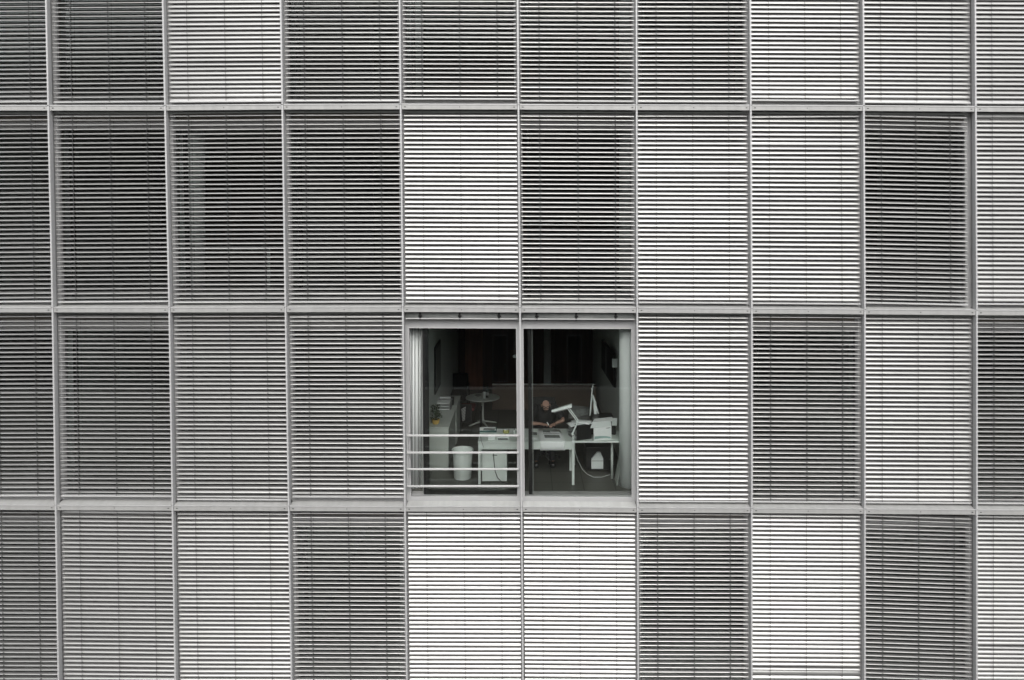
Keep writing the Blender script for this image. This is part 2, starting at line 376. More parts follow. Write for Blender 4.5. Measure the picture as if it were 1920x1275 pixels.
def blind(j, i):
    zt, zb = ZB[j] - BH - 0.012, ZB[j + 1]
    x0, x1 = XF[i] + 0.034, XF[i + 1] - 0.030
    if (j, i) == (1, 8): x1 -= 0.06
    pitch = STOREY / NPIT[j]; tl = TILT[j][i]; th = math.radians(tl)
    rnd = random.Random(j * 31 + i)
    tone = 'bright closed' if tl >= 40 else ('mid grey' if tl >= 25 else 'dark')
    extra = {(1, 8): ', slats sloping rightwards', (3, 8): ', slats tilted down rightwards'}.get((j, i), '')
    root = empty('venetian_blind', ((x0 + x1) / 2, YC, zb + 0.05), (f'{tone} slatted blind, {ORD[i]} in the {ROWN[j]}{extra}' if not (j == 2 and i > 5) else f"{tone} slatted blind, {['first', 'second', 'third', 'fourth'][i - 6]} to the right of the open windows"), 'blind', 'lowered slatted blinds on the facade')
    roll = ROLL.get((j, i), 0) + rnd.uniform(-.0012, .0012)
    xc = (x0 + x1) / 2
    zbot = zb + 0.062 + (0.03 if rnd.random() < .3 else 0); z = zt - 0.045 - rnd.uniform(0, .02)
    m = MB(); NX = 8; k = 0; zs = []
    ph = rnd.uniform(0, 6.28); odd = {rnd.randrange(3, 8) if rnd.random() < .3 else -1}
    n = int((z - zbot - 0.03) / pitch); first = rnd.uniform(.8, 1)
    top_extra = rnd.random() < .35
    for k in range(n + 1):
        zc = z - k * pitch
        th_k = th + rnd.gauss(0, math.radians(1.3)) + math.radians(1.6) * math.sin(k * .13 + ph)
        if k == 0 and top_extra: th_k = th + math.radians(28)
        if n - k in (1,) and rnd.random() < .5: th_k += math.radians(12)
        zj = rnd.gauss(0, .0012); rk = roll + rnd.gauss(0, .0007)
        if rnd.random() < .05: th_k += rnd.gauss(0, math.radians(7)); rk += rnd.gauss(0, .0022)
        if (j, i) == (3, 8) and k < 7: rk = roll * (1 - k / 7.0 * 0.3) - (0.0)
        if (j, i) == (1, 7) and k == 0: rk += 0.012
        if (j, i) == (3, 5) and k < 2: rk -= 0.006
        sag = 0.0; e0, e1 = rnd.uniform(-.002, .002), rnd.uniform(-.002, .002)
        prev = None
        for u in (0, .0012, .165, .33, .5, .67, .835, .9988, 1):
            xx = x0 + e0 + (x1 + e1 - x0 - e0) * u
            zz = zc + zj + rk * (xx - xc) - sag * 0.5 * (1 - math.cos(2 * math.pi * u * 4)) * 0.6
            cs = cross(YC, zz, th_k)
            idx = len(m.v); m.v += [(xx, a[0], a[1]) for a in cs]
            if prev is not None:
                for r in range(6):
                    m.f.append((prev + r, idx + r, idx + r + 1, prev + r + 1)); m.sm.append(True)
            prev = idx
        zs.append(zc)
    sl = m.build('slats', M['slat'], root, True)
    md = sl.modifiers.new('thickness', 'SOLIDIFY'); md.thickness = 0.0009; md.offset = 0
    # bottom rail
    zr = zs[-1] - pitch * 0.9
    zr = max(zr, zb + 0.078)
    m = MB(); m.hexa([(x0, YC - .036, zr - .016 - roll * (xc - x0)), (x1, YC - .036, zr - .016 + roll * (x1 - xc)), (x1, YC + .036, zr - .016 + roll * (x1 - xc)), (x0, YC + .036, zr - .016 - roll * (xc - x0)),
                      (x0, YC - .036, zr + .006 - roll * (xc - x0)), (x1, YC - .036, zr + .006 + roll * (x1 - xc)), (x1, YC + .034, zr + .012 + roll * (x1 - xc)), (x0, YC + .034, zr + .012 - roll * (xc - x0))], nx=3)
    m.build('bottom_rail', M['rail'], root, True, bevel=0.002)
    m = MB(); m.box(x0, x1, YC - .020, YC + .03, zt - 0.030, zt - 0.002, nx=3); m.build('head_rail', M['greyp'], root, True)
    c, s_ = math.cos(th), math.sin(th)
    for fr_ in (.165, .5, .83):
        xx = x0 + (x1 - x0) * fr_
        m = MB(); yo, zo = -SW / 2 * c, -SW / 2 * s_
        zz0, zz1 = zr + .01, zt - 0.01
        m.box(xx - .0024, xx + .0024, YC + yo - .006, YC + yo - .0035, zz0, zz1, nz=6)
        m.box(xx + .016, xx + .021, YC - yo + .0035, YC - yo + .006, zz0, zz1, nz=6)
        for zc in zs:                                    # rungs and slot clips on each slat
            m.box(xx - .004, xx + .016, YC + yo - .004, YC + yo + .010, zc + zo + roll * (xx - xc) + .001, zc + zo + roll * (xx - xc) + .006)
        m.build('ladder_cord', M['cord'], root, True)
    for xx in (x0 + .018, x1 - .018):
        m = MB(); m.tube([(xx, YC, zb + .035), (xx, YC, (zb + zt) / 2), (xx, YC, zt)], .0035, 6); m.build('guide_wire', M['rail'], root, True)
    return root
for j in range(4):
    for i in range(10):
        if (j, i) not in OPEN: blind(j, i)
# a white desk showing faintly through the see-through blind
f1 = FL + STOREY; xa, xb_ = P(372, 500, 1.2).x, P(520, 500, 1.2).x
rd = empty('white_desk', ((xa + xb_) / 2, .9, f1), 'white desk glimpsed through the slats of the third blind in the second row', 'desk')
m = MB(); m.box(xa, xb_, .8, 1.6, f1 + .70, f1 + .73); m.build('desktop', M['desk'], rd)
for q in (xa + .03, xb_ - .03):
    m = MB(); m.box(q - .02, q + .02, .82, .86, f1 + .001, f1 + .70); m.build('leg', M['desk'], rd)
# raised blinds above the two open windows
for i, side in ((4, 'left'), (5, 'right')):
    x0, x1 = XF[i] + 0.030, XF[i + 1] - 0.030; zt = ZB[2] - BH - 0.008
    root = empty('raised_blind', ((x0 + x1) / 2, YC, zt - 0.12), f'blind pulled right up into a grey stack above the {side} open window', 'blind', 'blinds raised above the open windows')
    m = MB()
    for k in range(9):
        z = zt - 0.012 - k * 0.0095
        cs = cross(YC, z, math.radians(3)); a = None
        for xx in (x0, (x0 + x1) / 2, x1):
            idx = len(m.v); m.v += [(xx, p[0] + (k % 2) * .002, p[1]) for p in cs]
            if a is not None:
                for r in range(6): m.f.append((a + r, idx + r, idx + r + 1, a + r + 1)); m.sm.append(True)
            a = idx
    sl = m.build('slats', M['greyp'], root, True); md = sl.modifiers.new('thickness', 'SOLIDIFY'); md.thickness = 0.004; md.offset = 0
    m = MB(); m.box(x0, x1, YC - .040, YC + .036, zt - 0.118, zt - 0.100, nx=3); m.build('bottom_rail', M['rail'], root, True, bevel=.002)
    for fr_ in (.13, .48, .83):
        xx = x0 + (x1 - x0) * fr_
        m = MB(); m.box(xx - .016, xx + .016, YC - .052, YC - .042, zt - .098, zt - .006); m.box(xx - .026, xx + .034, YC - .054, YC - .048, zt - .075, zt - .052); m.box(xx - .012, xx + .012, YC - .046, YC - .030, zt - .130, zt - .119)
        m.build('bracket', M['black'], root, True)

# ------------------------------------------------------------------ guard rail in front of the left window
gr = empty('guard_rail', (P(870, 930, .12).x, .12, P(870, 930, .12).z), 'white guard rail of four horizontal bars across the left open window', 'railing')
for py in (816.5, 848.5, 879.5, 911.5):
    a, c = P(763, py, .12), P(973, py + .4, .12)
    m = MB(); m.box(a.x, c.x, .105, .135, a.z - .014, a.z + .014); m.build('bar', M['rail'], gr, bevel=.003)
for px in (764, 972):
    a = P(px, 812, .12); c = P(px, 916, .12)
    m = MB(); m.box(a.x - .010, a.x + .010, .137, .150, c.z, a.z); m.build('bracket', M['frame'], gr)

# ------------------------------------------------------------------ the office seen through the two open windows
DT = FL + 0.735
# left: fine vertical rods of the folded insect screen in front of the column
rs = empty('folding_screen', (P(781, 928, .40).x, .40, FL), 'bundle of thin vertical dark wires in front of the white column at the left window', 'screen')
for px in (772.5, 778, 784.5, 790.0):
    a = P(px, 930, .38); m = MB(); m.box(a.x - .006, a.x + .006, .376, .386, FL - .04, FL + 2.78); m.build('wire', M['cord'], rs)
# back partition, cupboard fronts, pillar
YB = 5.55
a, c = P(923, 722, YB), P(1118, 722, YB)
pt = empty('partition', ((a.x + c.x) / 2, YB, FL), 'low brown partition behind the desks, its pale top edge doubling as the reflected parapet line', 'partition')
m = MB(); m.box(a.x, c.x, YB, YB + .06, FL, a.z); m.build('panel', M['partition'], pt)
m = MB(); m.box(a.x, c.x, YB - .01, YB + .07, a.z, a.z + .02); m.build('top_edge', M['parapet'], pt)  # pale strip also stands in for the parapet line reflected in the right pane
a = P(889, 700, DEEP - .1)
pnl = empty('wood_panel', (a.x, DEEP - .1, FL), 'reddish brown wood wall panel behind the round table', 'panel')
m = MB(); m.box(P(872, 0, DEEP - .05).x, P(905, 0, DEEP - .05).x, DEEP - .06, DEEP - .012, FL, FL + 2.78); m.build('panel', M['wood_light'], pnl)
def door(px0, px1, hx, lab):
    x0, x1 = P(px0, 0, DEEP - .05).x, P(px1, 0, DEEP - .05).x
    d = empty('cupboard_door', ((x0 + x1) / 2, DEEP - .05, FL), lab, 'door')
    m = MB(); m.box(x0, x1, DEEP - .05, DEEP - .012, FL + .02, FL + 2.5); m.build('panel', M['wood'], d)
    for py in (684, 690):
        h = P(hx, py, DEEP - .06); m = MB(); m.lathe((h.x, h.y, h.z - .012), [(.008, 0), (.016, .006), (.016, .018), (.008, .024)], 10); m.build('knob', M['chrome'], d)
door(908, 952, 947, 'dark wood cupboard door with small silver knobs beside the window fin, left window')
door(996, 1019, 1010, 'dark wood cupboard door with small silver knobs, left of the grey pillar')
door(1040, 1075, 1044, 'dark wood cupboard door right of the grey pillar')
a = P(1026, 700, 5.6)
pl = empty('grey_pillar', (a.x, 5.6, FL), 'narrow grey wall pillar above the seated man', 'pillar')
m = MB(); m.box(P(1020, 0, 5.6).x, P(1033, 0, 5.6).x, 5.6, 5.85, FL, FL + 2.78); m.build('shaft', M['greyp'], pl)
m = MB(); a = P(1022.5, 744, 5.6); c = P(1030.5, 752, 5.6); m.box(a.x, c.x, 5.585, 5.598, c.z, a.z); m.build('plate', M['black'], pl)

# pendant beside the fin
a = P(964, 668, 2.6)
pe = empty('pendant_lamp', (a.x, 2.6, a.z), 'small white pendant lamp on a thin cord close to the middle fin, unlit', 'lamp')
m = MB(); m.tube([(a.x, 2.6, a.z + .03), (a.x, 2.6, FL + 2.8)], .004, 6); m.build('cord', M['greyp'], pe)
m = MB(); m.lathe((a.x + .02, 2.6, a.z - .02), [(.045, 0), (.045, .035), (.015, .05)], 16); m.build('lamp_shade', M['whitep'], pe)

# framed picture on the left wall
wxl = WALLX_L + .05
pc = empty('framed_picture', (wxl, 3.0, FL + 1.5), 'narrow dark framed picture on the white left wall', 'picture')
m = MB(); m.box(wxl + .002, wxl + .030, 2.2, 3.1, FL + 1.15, FL + 2.05); m.build('frame', M['black'], pc)
m = MB(); m.box(wxl + .030, wxl + .034, 2.26, 3.04, FL + 1.21, FL + 1.99); m.build('picture', M['greyp'], pc)

# cabinets along the left wall
ct = FL + .74
x0 = wxl + .004; xr = P(841, 802, .9).x
nr = PZ(841, 801, ct)
cb = empty('low_cabinet', ((x0 + nr.x) / 2, nr.y, FL), 'pale low cabinet nearest the window by the left wall, carrying the potted plant', 'cabinet')
yb = PZ(848, 763, ct).y
m = MB(); m.box(x0, nr.x, nr.y, yb, FL + .002, ct - .02); m.build('carcass', M['cabinet'], cb, bevel=.004)
m = MB(); m.box(x0, nr.x + .01, nr.y - .01, yb, ct - .02, ct); m.build('top', M['cabinet'], cb, bevel=.003)
yb2 = PZ(858, 742, ct).y; xr2 = PZ(858, 756, ct).x
cb2 = empty('low_cabinet', ((x0 + xr2) / 2, yb + .1, FL), 'darker wider low cabinet behind the first along the left wall', 'cabinet')
m = MB(); m.box(x0, xr2, yb + .01, yb2, FL + .002, ct - .02); m.build('carcass', M['cabinet'], cb2, bevel=.004)
m = MB(); m.box(x0, xr2 + .01, yb + .005, yb2, ct - .02, ct + .001); m.build('top', M['cabinet'], cb2, bevel=.003)
# potted plant
pp = PZ(817, 795, ct)
pot = empty('potted_plant', (pp.x, pp.y, ct), 'small leafy houseplant in a yellow glazed pot on the near cabinet', 'plant')
m = MB(); m.lathe((pp.x, pp.y, ct + .001), [(.045, 0), (.062, .02), (.072, .06), (.074, .088), (.066, .088), (.062, .074)], 28, True, False); m.build('pot', M['terra'], pot)
m = MB(); m.lathe((pp.x, pp.y, ct + .068), [(.062, 0), (.05, .008), (.02, .012)], 20); m.build('soil', M['soil'], pot)
m = MB(); rnd = random.Random(3)
for k in range(9):
    a_ = rnd.uniform(0, 6.28); r_ = rnd.uniform(.03, .10); tip = Vector((pp.x + r_ * math.cos(a_), pp.y + r_ * math.sin(a_), ct + rnd.uniform(.18, .34)))
    st = Vector((pp.x + rnd.uniform(-.02, .02), pp.y + rnd.uniform(-.02, .02), ct + .07)); m.tube([st, (st + tip) / 2 + Vector((0, 0, .02)), tip], [.004, .003, .002], 5)
m.build('stem', M['leaf'], pot)
m = MB()
for k in range(230):
    a_ = rnd.uniform(0, 6.28); rr = .13 * rnd.random() ** .5; h = rnd.uniform(.10, .36)
    rr *= 1.0 if h < .28 else .7
    c = Vector((pp.x + rr * math.cos(a_), pp.y + rr * math.sin(a_), ct + h)); d = Vector((rnd.uniform(-1, 1), rnd.uniform(-1, 1), rnd.uniform(-.4, .8))).normalized(); u = d.cross(Vector((rnd.uniform(-1, 1), rnd.uniform(-1, 1), 1))).normalized()
    L_ = rnd.uniform(.018, .032); m.quad(c - d * L_, c + u * L_ * .45, c + d * L_, c - u * L_ * .45)
m.build('leaves', M['leaf'], pot)
# paper trays on the cabinet
tp = PZ(832, 767, ct)
tr = empty('letter_tray', (tp.x, tp.y, ct), 'stack of grey wire letter trays with papers on the cabinet behind the plant', 'tray')
for k in range(3):
    z = ct + .004 + k * .055
    m = MB(); xa, xb_, ya, yb_ = tp.x - .15, tp.x + .15, tp.y - .1, tp.y + .22
    m.box(xa, xb_, ya, yb_, z, z + .006); m.box(xa, xa + .006, ya, yb_, z + .006, z + .04); m.box(xb_ - .006, xb_, ya, yb_, z + .006, z + .04); m.box(xa + .006, xb_ - .006, yb_ - .006, yb_, z + .006, z + .04)
    for s_ in (xa + .003, xb_ - .003): m.tube([(s_, ya + .01, z + .006), (s_, ya + .01, z + .055)], .004, 6)
    t = m.build('tray', M['greyp'], tr)
    m = MB(); m.box(xa + .02, xb_ - .03, ya + .01, yb_ - .02, z + .007, z + .018); m.build('paper_stack', M['paper'], t)
# white framed print lying on the trays
bk = empty('open_folder', (tp.x - .05, tp.y + .32, ct + .12), 'dark folder with white sheets leaning by the left wall behind the letter trays', 'folder')
m = MB(); m.obox((tp.x + .02, tp.y + .34, ct + .08), (.15, 0, 0), (0, .09, .06), (0, -.004, .006)); m.build('cover', M['black'], bk)
m = MB(); m.obox((tp.x - .01, tp.y + .33, ct + .09), (.11, 0, 0), (0, .075, .05), (0, -.004, .006)); m.build('sheets', M['paper'], bk)

# waste bin
bc = P(867.5, 894, 0)
bp = PZ(867.5, 896, FL)
wb = empty('waste_bin', (bp.x, bp.y, FL), 'round pale plastic waste bin on the floor between cabinet and desk', 'bin')
m = MB(); H = .50; R0, R1 = .150, .182
m.lathe((bp.x, bp.y, FL + .002), [(R0 - .01, 0), (R0, .01), (R1 - .012, H - .06), (R1 - .012, H - .055)], 40, True, False)
m.lathe((bp.x, bp.y, FL + .002), [(R1 - .018, H - .01), (R0 - .008, .02)], 40, False, True); m.build('body', M['bin'], wb)
m = MB(); m.lathe((bp.x, bp.y, FL + .002), [(R1 - .011, H - .056), (R1 + .004, H - .05), (R1 + .006, H - .004), (R1 + .001, H), (R1 - .010, H), (R1 - .018, H - .01)], 40, False, False); m.build('rim', M['bin'], wb)

# round table: scaled from its photo ellipse
tz = FL + .60
tc_ = PZ(905, 744.5, tz); R = 32.0 * (DC + tc_.y) / F
rt = empty('round_table', (tc_.x, tc_.y, FL), 'round pale pedestal table with a star foot at the back of the room', 'table')
m = MB(); m.lathe((tc_.x, tc_.y, tz - .025), [(R - .02, 0), (R, .010), (R, .020), (R - .006, .025)], 48); m.build('tabletop', M['cabinet'], rt)
m = MB(); m.lathe((tc_.x, tc_.y, FL), [(.05, .05), (.035, .09), (.026, .18), (.024, .45), (.04, .56), (.12, .574)], 20); m.build('pedestal', M['cabinet'], rt)
for k in range(4):
    a_ = math.radians(25 + 90 * k); d = Vector((math.cos(a_), math.sin(a_), 0)); o = Vector((tc_.x, tc_.y, FL))
    m = MB(); m.tube([o + Vector((0, 0, .075)) + d * .02, o + d * .12 + Vector((0, 0, .06)), o + d * .24 + Vector((0, 0, .03)), o + d * .32 + Vector((0, 0, .014))], [.026, .020, .015, .012], 8); m.build('foot', M['cabinet'], rt)
def lat(name, label, cat, c, prof, m_, n=20, extra=None):
    r = empty(name, c, label, cat); m = MB(); m.lathe(c, prof, n); m.build('body', m_, r)
    if extra: m = MB(); m.lathe(c, extra[0], n); m.build(extra[2], extra[1], r)
    return r
q = PZ(913.5, 745.5, tz)
lat('bottle', 'dark glass bottle on the round table', 'bottle', (q.x, q.y, tz), [(.034, 0), (.036, .01), (.036, .15), (.014, .20), (.013, .25)], M['bottle'], extra=([(.0365, .05), (.0365, .12)], M['greyp'], 'paper_band'))
q = PZ(908, 747, tz)
lat('cup', 'white paper cup beside the bottle on the round table', 'cup', (q.x, q.y, tz), [(.026, 0), (.034, .12), (.036, .125)], M['whitep'], extra=([(.037, .125), (.037, .134), (.03, .14)], M['paper'], 'lid'))
q = PZ(896, 743, tz)
lat('ashtray', 'low grey dish on the left of the round table', 'dish', (q.x, q.y, tz), [(.04, 0), (.075, .022), (.07, .03), (.035, .012)], M['greyp'])
# visitor chair with striped back
vc = PZ(872, 806, FL); vc = Vector((P(872, 780, 3.6).x, 3.6, FL))
ch = empty('visitor_chair', vc, 'dark visitor chair with white striped mesh back between cabinet and round table', 'chair')
m = MB()
for k in range(9):
    a = P(865 + k * .3, 768 + k * 2.6, 3.6); c = P(873 - .2 * k, 763.5 + k * 2.9, 3.68); m.bar(a, c, .010, .014)
m.build('back_stripes', M['chairwhite'], ch)
m = MB(); a = P(863, 760, 3.75); c = P(880, 792, 3.75); m.box(a.x, c.x + .05, 3.74, 3.78, c.z, a.z + .02); m.build('backrest', M['chair'], ch, bevel=.01)
m = MB(); m.box(a.x - .02, c.x + .10, 3.80, 4.25, FL + .42, FL + .48); m.build('seat', M['red'], ch, bevel=.015)
for dx in (0, .42):
    for dy in (3.82, 4.22):
        m = MB(); m.tube([(a.x + dx, dy, FL), (a.x + dx, dy, FL + .42)], .012, 8); m.build('leg', M['black'], ch)
# lounge chair, dark, at the back wall left
lc = P(862, 742, 5.8)
lo = empty('lounge_chair', (lc.x, 5.8, FL), 'black padded lounge chair in the dark corner behind the cabinets', 'chair')
m = MB(); m.box(lc.x - .32, lc.x + .18, 6.0, 6.15, FL + .30, FL + .74); m.build('backrest', M['chair'], lo, bevel=.04)
m = MB(); m.box(lc.x - .32, lc.x + .18, 5.45, 5.99, FL + .22, FL + .38); m.build('seat', M['chair'], lo, bevel=.04)
for sx_ in (-.34, .20):
    m = MB(); m.tube([(lc.x + sx_, 5.5, FL), (lc.x + sx_, 5.5, FL + .5), (lc.x + sx_, 6.1, FL + .5), (lc.x + sx_, 6.1, FL)], .014, 8); m.build('arm_frame', M['chrome'], lo)

# ------------------------------------------------------------------ desks
d0 = PZ(896, 828, DT); d1 = PZ(1074, 828, DT); YN = d0.y; YF_ = PZ(985, 803.5, DT).y
xl, xr = d0.x, P(1077, 830, YN).x
dk = empty('desk', ((xl + xr) / 2, YN, FL), 'long pale desk with a front apron, drawer pedestal at its left end', 'desk')
m = MB(); m.box(xl, xr, YN, YF_, DT - .028, DT); m.build('desktop', M['desk'], dk, bevel=.003)
m = MB(); m.box(xl + .004, xr - .004, YN + .012, YN + .032, DT - .135, DT - .030); m.build('apron', M['desk'], dk)
for lx, ly in ((xl + .024, YN + .045), (xr - .020, YN + .010), (xl + .024, YF_ - .05), (xr - .024, YF_ - .05)):
    m = MB(); m.box(lx - .021, lx + .021, ly - .02 if ly > YN + .02 else YN - .002, ly + .02, FL, DT - .030 if ly > YN + .02 else DT - .001); m.build('leg', M['desk'], dk, bevel=.003)
pa, pb = P(904, 850, YN + .15), P(950.5, 907, YN + .15)
m = MB(); m.box(pa.x, pb.x, YN + .12, YN + .62, FL + .02, FL + .52); pd = m.build('pedestal', M['desk'], dk, bevel=.004)
m = MB(); m.box(pa.x + .18, pa.x + .26, YN + .112, YN + .119, FL + .46, FL + .475); m.build('handle', M['greyp'], pd)
# right desk
x2 = P(1168, 832, YN).x
YN2 = YN + .03
dk2 = empty('desk', ((xr + x2) / 2, YN2, FL), 'pale side desk with round metal legs carrying the printer, by the right column', 'desk')
m = MB(); m.box(xr + .004, x2, YN2, YF_ + .35, DT - .030, DT - .002); m.build('desktop', M['desk'], dk2, bevel=.003)
lg = PZ(1147.5, 897, FL)
for lx, ly in ((lg.x, lg.y), (x2 - .06, YF_ + .25), (xr + .06, YF_ + .25)):
    m = MB(); m.tube([(lx, ly, FL), (lx, ly, DT - .031)], .021, 14); m.build('leg', M['desk'], dk2)
# things on the left desk
def slabthing(name, label, cat, px, py, wx, wy, h, m_, z=DT, part='body', bev=.003, rot=0):
    p = PZ(px, py, z); r = empty(name, (p.x, p.y, z), label, cat)
    c, s_ = math.cos(rot), math.sin(rot)
    m = MB(); m.obox((p.x, p.y + wy / 2, z + .001 + h / 2), (wx / 2 * c, wx / 2 * s_, 0), (-wy / 2 * s_, wy / 2 * c, 0), (0, 0, h / 2)); m.build(part, m_, r, bevel=bev); return r, p
r, p = slabthing('magazine_pile', 'pile of glossy magazines with teal covers at the back left of the long desk', 'magazines', 915, 811, .30, .20, .035, M['green'])
m = MB(); m.obox((p.x - .01, p.y + .09, DT + .042), (.14, .01, 0), (-.006, .09, 0), (0, 0, .004)); m.build('top_sheet', M['paper'], r)
m = MB(); m.obox((p.x + .02, p.y + .02, DT + .052), (.10, -.01, 0), (.006, .04, 0), (0, 0, .004)); m.build('torn_page', M['print'], r)
r, p = slabthing('small_box', 'small white box at the front of the long desk left of the calculator', 'box', 922, 825, .125, .10, .062, M['whitep'])
m = MB(); m.box(p.x - .0625, p.x + .0625, p.y - .001, p.y + .102, DT + .050, DT + .066); m.build('lid', M['paper'], r, bevel=.002)
r, p = slabthing('desk_calculator', 'white desk calculator with a dark display strip at the front of the long desk', 'calculator', 943, 825.5, .215, .10, .055, M['whitep'])
m = MB(); m.box(p.x - .085, p.x + .085, p.y - .004, p.y - .001, DT + .010, DT + .032); m.build('display', M['black'], r)
m = MB()
for k in range(5):
    for l in range(3): m.box(p.x - .07 + k * .03, p.x - .05 + k * .03, p.y + .02 + l * .025, p.y + .036 + l * .025, DT + .057, DT + .062)
m.build('keys', M['greyp'], r)
q = PZ(949, 812, DT)
lat('tape_roll', 'olive yellow tape roll standing on the long desk', 'tape', (q.x, q.y, DT), [(.045, 0), (.055, .01), (.055, .05), (.04, .062)], M['yellow'], extra=([(.035, .062), (.035, .070)], M['whitep'], 'core'))
q = PZ(964, 812, DT)
lat('pen_pot', 'small white pot between tape roll and middle fin', 'pot', (q.x, q.y, DT), [(.012, 0), (.014, .05)], M['whitep'], extra=([(.008, .05), (.004, .09)], M['black'], 'pen'))
r, p = slabthing('notebook', 'black closed notebook on the desk just left of the drawing sheet', 'notebook', 1000, 815.5, .13, .10, .018, M['black'])
m = MB(); m.box(p.x - .06, p.x + .058, p.y + .004, p.y + .096, DT + .0195, DT + .022); m.build('page_label', M['print'], r)
r, p = slabthing('loose_sheets', 'loose pale sheets under the black notebook near the desk edge', 'paper', 996, 824, .22, .11, .004, M['paper'], bev=0)
m = MB(); m.box(p.x + .04, p.x + .09, p.y + .02, p.y + .05, DT + .006, DT + .020); m.build('eraser', M['whitep'], r, bevel=.003)
# drawing sheet draped over the desk edge
sa, sb = PZ(1008, 804.5, DT), PZ(1050, 806, DT); ea, eb = PZ(1012.5, 826, DT), PZ(1059, 826, DT)
ds = empty('drawing_sheet', ((ea.x + eb.x) / 2, ea.y, DT), 'large white drawing sheet with grey printed pictures hanging over the desk front edge', 'drawing')
m = MB(); NR = 10; prev = None; yn = YN - .006
rows = [(sa.lerp(ea, t), sb.lerp(eb, t)) for t in (0, .33, .66)]
rows = [(Vector((a.x, a.y, DT + .004)), Vector((b_.x, b_.y, DT + .004))) for a, b_ in rows]
xa, xb_ = ea.x, eb.x
for dy, dz in ((.03, .004), (.008, .002), (-.004, -.006), (-.010, -.03), (-.012, -.08), (-.016, -.145)):
    rows.append((Vector((xa + .002, YN + dy, DT + dz)), Vector((xb_ + .001, YN + dy, DT + dz + .004))))
for a, b_ in rows:
    idx = len(m.v); m.v += [tuple(a.lerp(b_, k / 8) + Vector((0, 0, .001 * math.sin(k)))) for k in range(9)]
    if prev is not None:
        for k in range(8): m.f.append((prev + k, idx + k, idx + k + 1, prev + k + 1)); m.sm.append(True)
    prev = idx
o = m.build('sheet', M['paper'], ds); md = o.modifiers.new('t', 'SOLIDIFY'); md.thickness = .0015
m = MB(); c0 = sa.lerp(ea, .2); c1 = sb.lerp(eb, .2)
for t0, t1, u0, u1 in ((.13, .32, .20, .52), (.40, .44, .20, .9), (.54, .80, .22, .86)):
    A = [sa.lerp(ea, t0).lerp(sb.lerp(eb, t0), u0), sa.lerp(ea, t0).lerp(sb.lerp(eb, t0), u1), sa.lerp(ea, t1).lerp(sb.lerp(eb, t1), u1), sa.lerp(ea, t1).lerp(sb.lerp(eb, t1), u0)]
    m.quad(*[Vector((v.x, v.y, DT + .0075)) for v in A][::-1])
m.build('printed_pictures', M['print'], ds)
# black storage box under papers
a, c = PZ(1081, 826.5, DT), PZ(1109, 823, DT)
bx = empty('black_box', (a.x, a.y, DT), 'black drawer box in front of the seated man, covered by loose papers', 'box')
bw = c - a; bd = Vector((-.085, .33, 0)); hh = .255
m = MB(); lo_ = [a, c, c + bd + Vector((.07, 0, 0)), a + bd]; m.hexa([tuple(v + Vector((0, 0, .001))) for v in lo_] + [tuple(v + Vector((0, 0, hh))) for v in lo_]); m.build('body', M['black'], bx, bevel=.006)
m = MB()
for k, (dz, dx_) in enumerate(((.03, 0), (.11, .01))):
    e = a + bd; m.bar(a + Vector((-.01, 0, .04 + k * .10)), e + Vector((-.03, 0, .04 + k * .10)), .02, .07)
m.build('drawer_fronts', M['greyp'], bx, bevel=.004)
for k, (cx, cy_, wx, wy, rot, dz, tilt) in enumerate(((1086, 812, .40, .24, .35, hh + .012, .05), (1083, 808, .36, .24, -.30, hh + .024, .10), (1090, 812, .34, .22, .1, hh + .036, -.05))):
    ctr = a.lerp(c, .45) + bd * .45 + Vector((.02 * (k - 1), -.02, dz))
    pr_ = empty('loose_paper', ctr, ['bottom bluish sheet fanned out on the black drawer box', 'middle bluish sheet fanned out leftwards on the black drawer box', 'topmost bluish sheet on the black drawer box under the lamp joint'][k], 'paper', 'papers fanned on the black box')
    ux, uy = Vector((math.cos(rot), math.sin(rot), tilt)), Vector((-math.sin(rot), math.cos(rot), 0))
    m = MB(); prev = None
    for r_ in range(5):
        idx = len(m.v)
        for q_ in range(7):
            uu, vv = q_ / 6 - .5, r_ / 4 - .5
            m.v.append(tuple(ctr + ux * wx * uu + uy * wy * vv + Vector((0, 0, -.02 * (2 * uu) ** 2 + .005 * math.sin(5 * vv + k)))))
        if prev is not None:
            for q_ in range(6): m.f.append((prev + q_, prev + q_ + 1, idx + q_ + 1, idx + q_)); m.sm.append(True)
        prev = idx
    o = m.build('sheet', M['paper'], pr_); md = o.modifiers.new('t', 'SOLIDIFY'); md.thickness = .002
# white box with wave print
a, c = PZ(1113, 827.5, DT - .002), PZ(1146.5, 823, DT - .002)
zz = DT - .001; hB = .215
wbx = empty('paper_box', (a.x, a.y, zz), 'white carton with a pale teal wave print on the side desk', 'box')
bd = Vector((.02, .24, 0)); lo_ = [a, c, c + bd, a + bd]
m = MB(); m.hexa([(v.x, v.y, zz) for v in lo_] + [(v.x, v.y, zz + hB) for v in lo_]); m.build('carton', M['paper'], wbx, bevel=.003)
m = MB(); nrm = Vector((-(c - a).y, (c - a).x, 0)).normalized() * -.003
if nrm.y > 0: nrm = -nrm
N = 12; top = [.40 + .06 * math.sin(-.4 + 3.2 * t) - .25 * t for t in [k / N for k in range(N + 1)]]
for k in range(N):
    p0, p1 = a.lerp(c, .05 + .9 * k / N) + nrm, a.lerp(c, .05 + .9 * (k + 1) / N) + nrm
    m.quad((p0.x, p0.y, zz + hB * max(.06, top[k] - .22 + .1 * k / N)), (p1.x, p1.y, zz + hB * max(.06, top[k + 1] - .22 + .1 * (k + 1) / N)), (p1.x, p1.y, zz + hB * top[k + 1]), (p0.x, p0.y, zz + hB * top[k]))
m.build('wave_print', M['wave'], wbx)
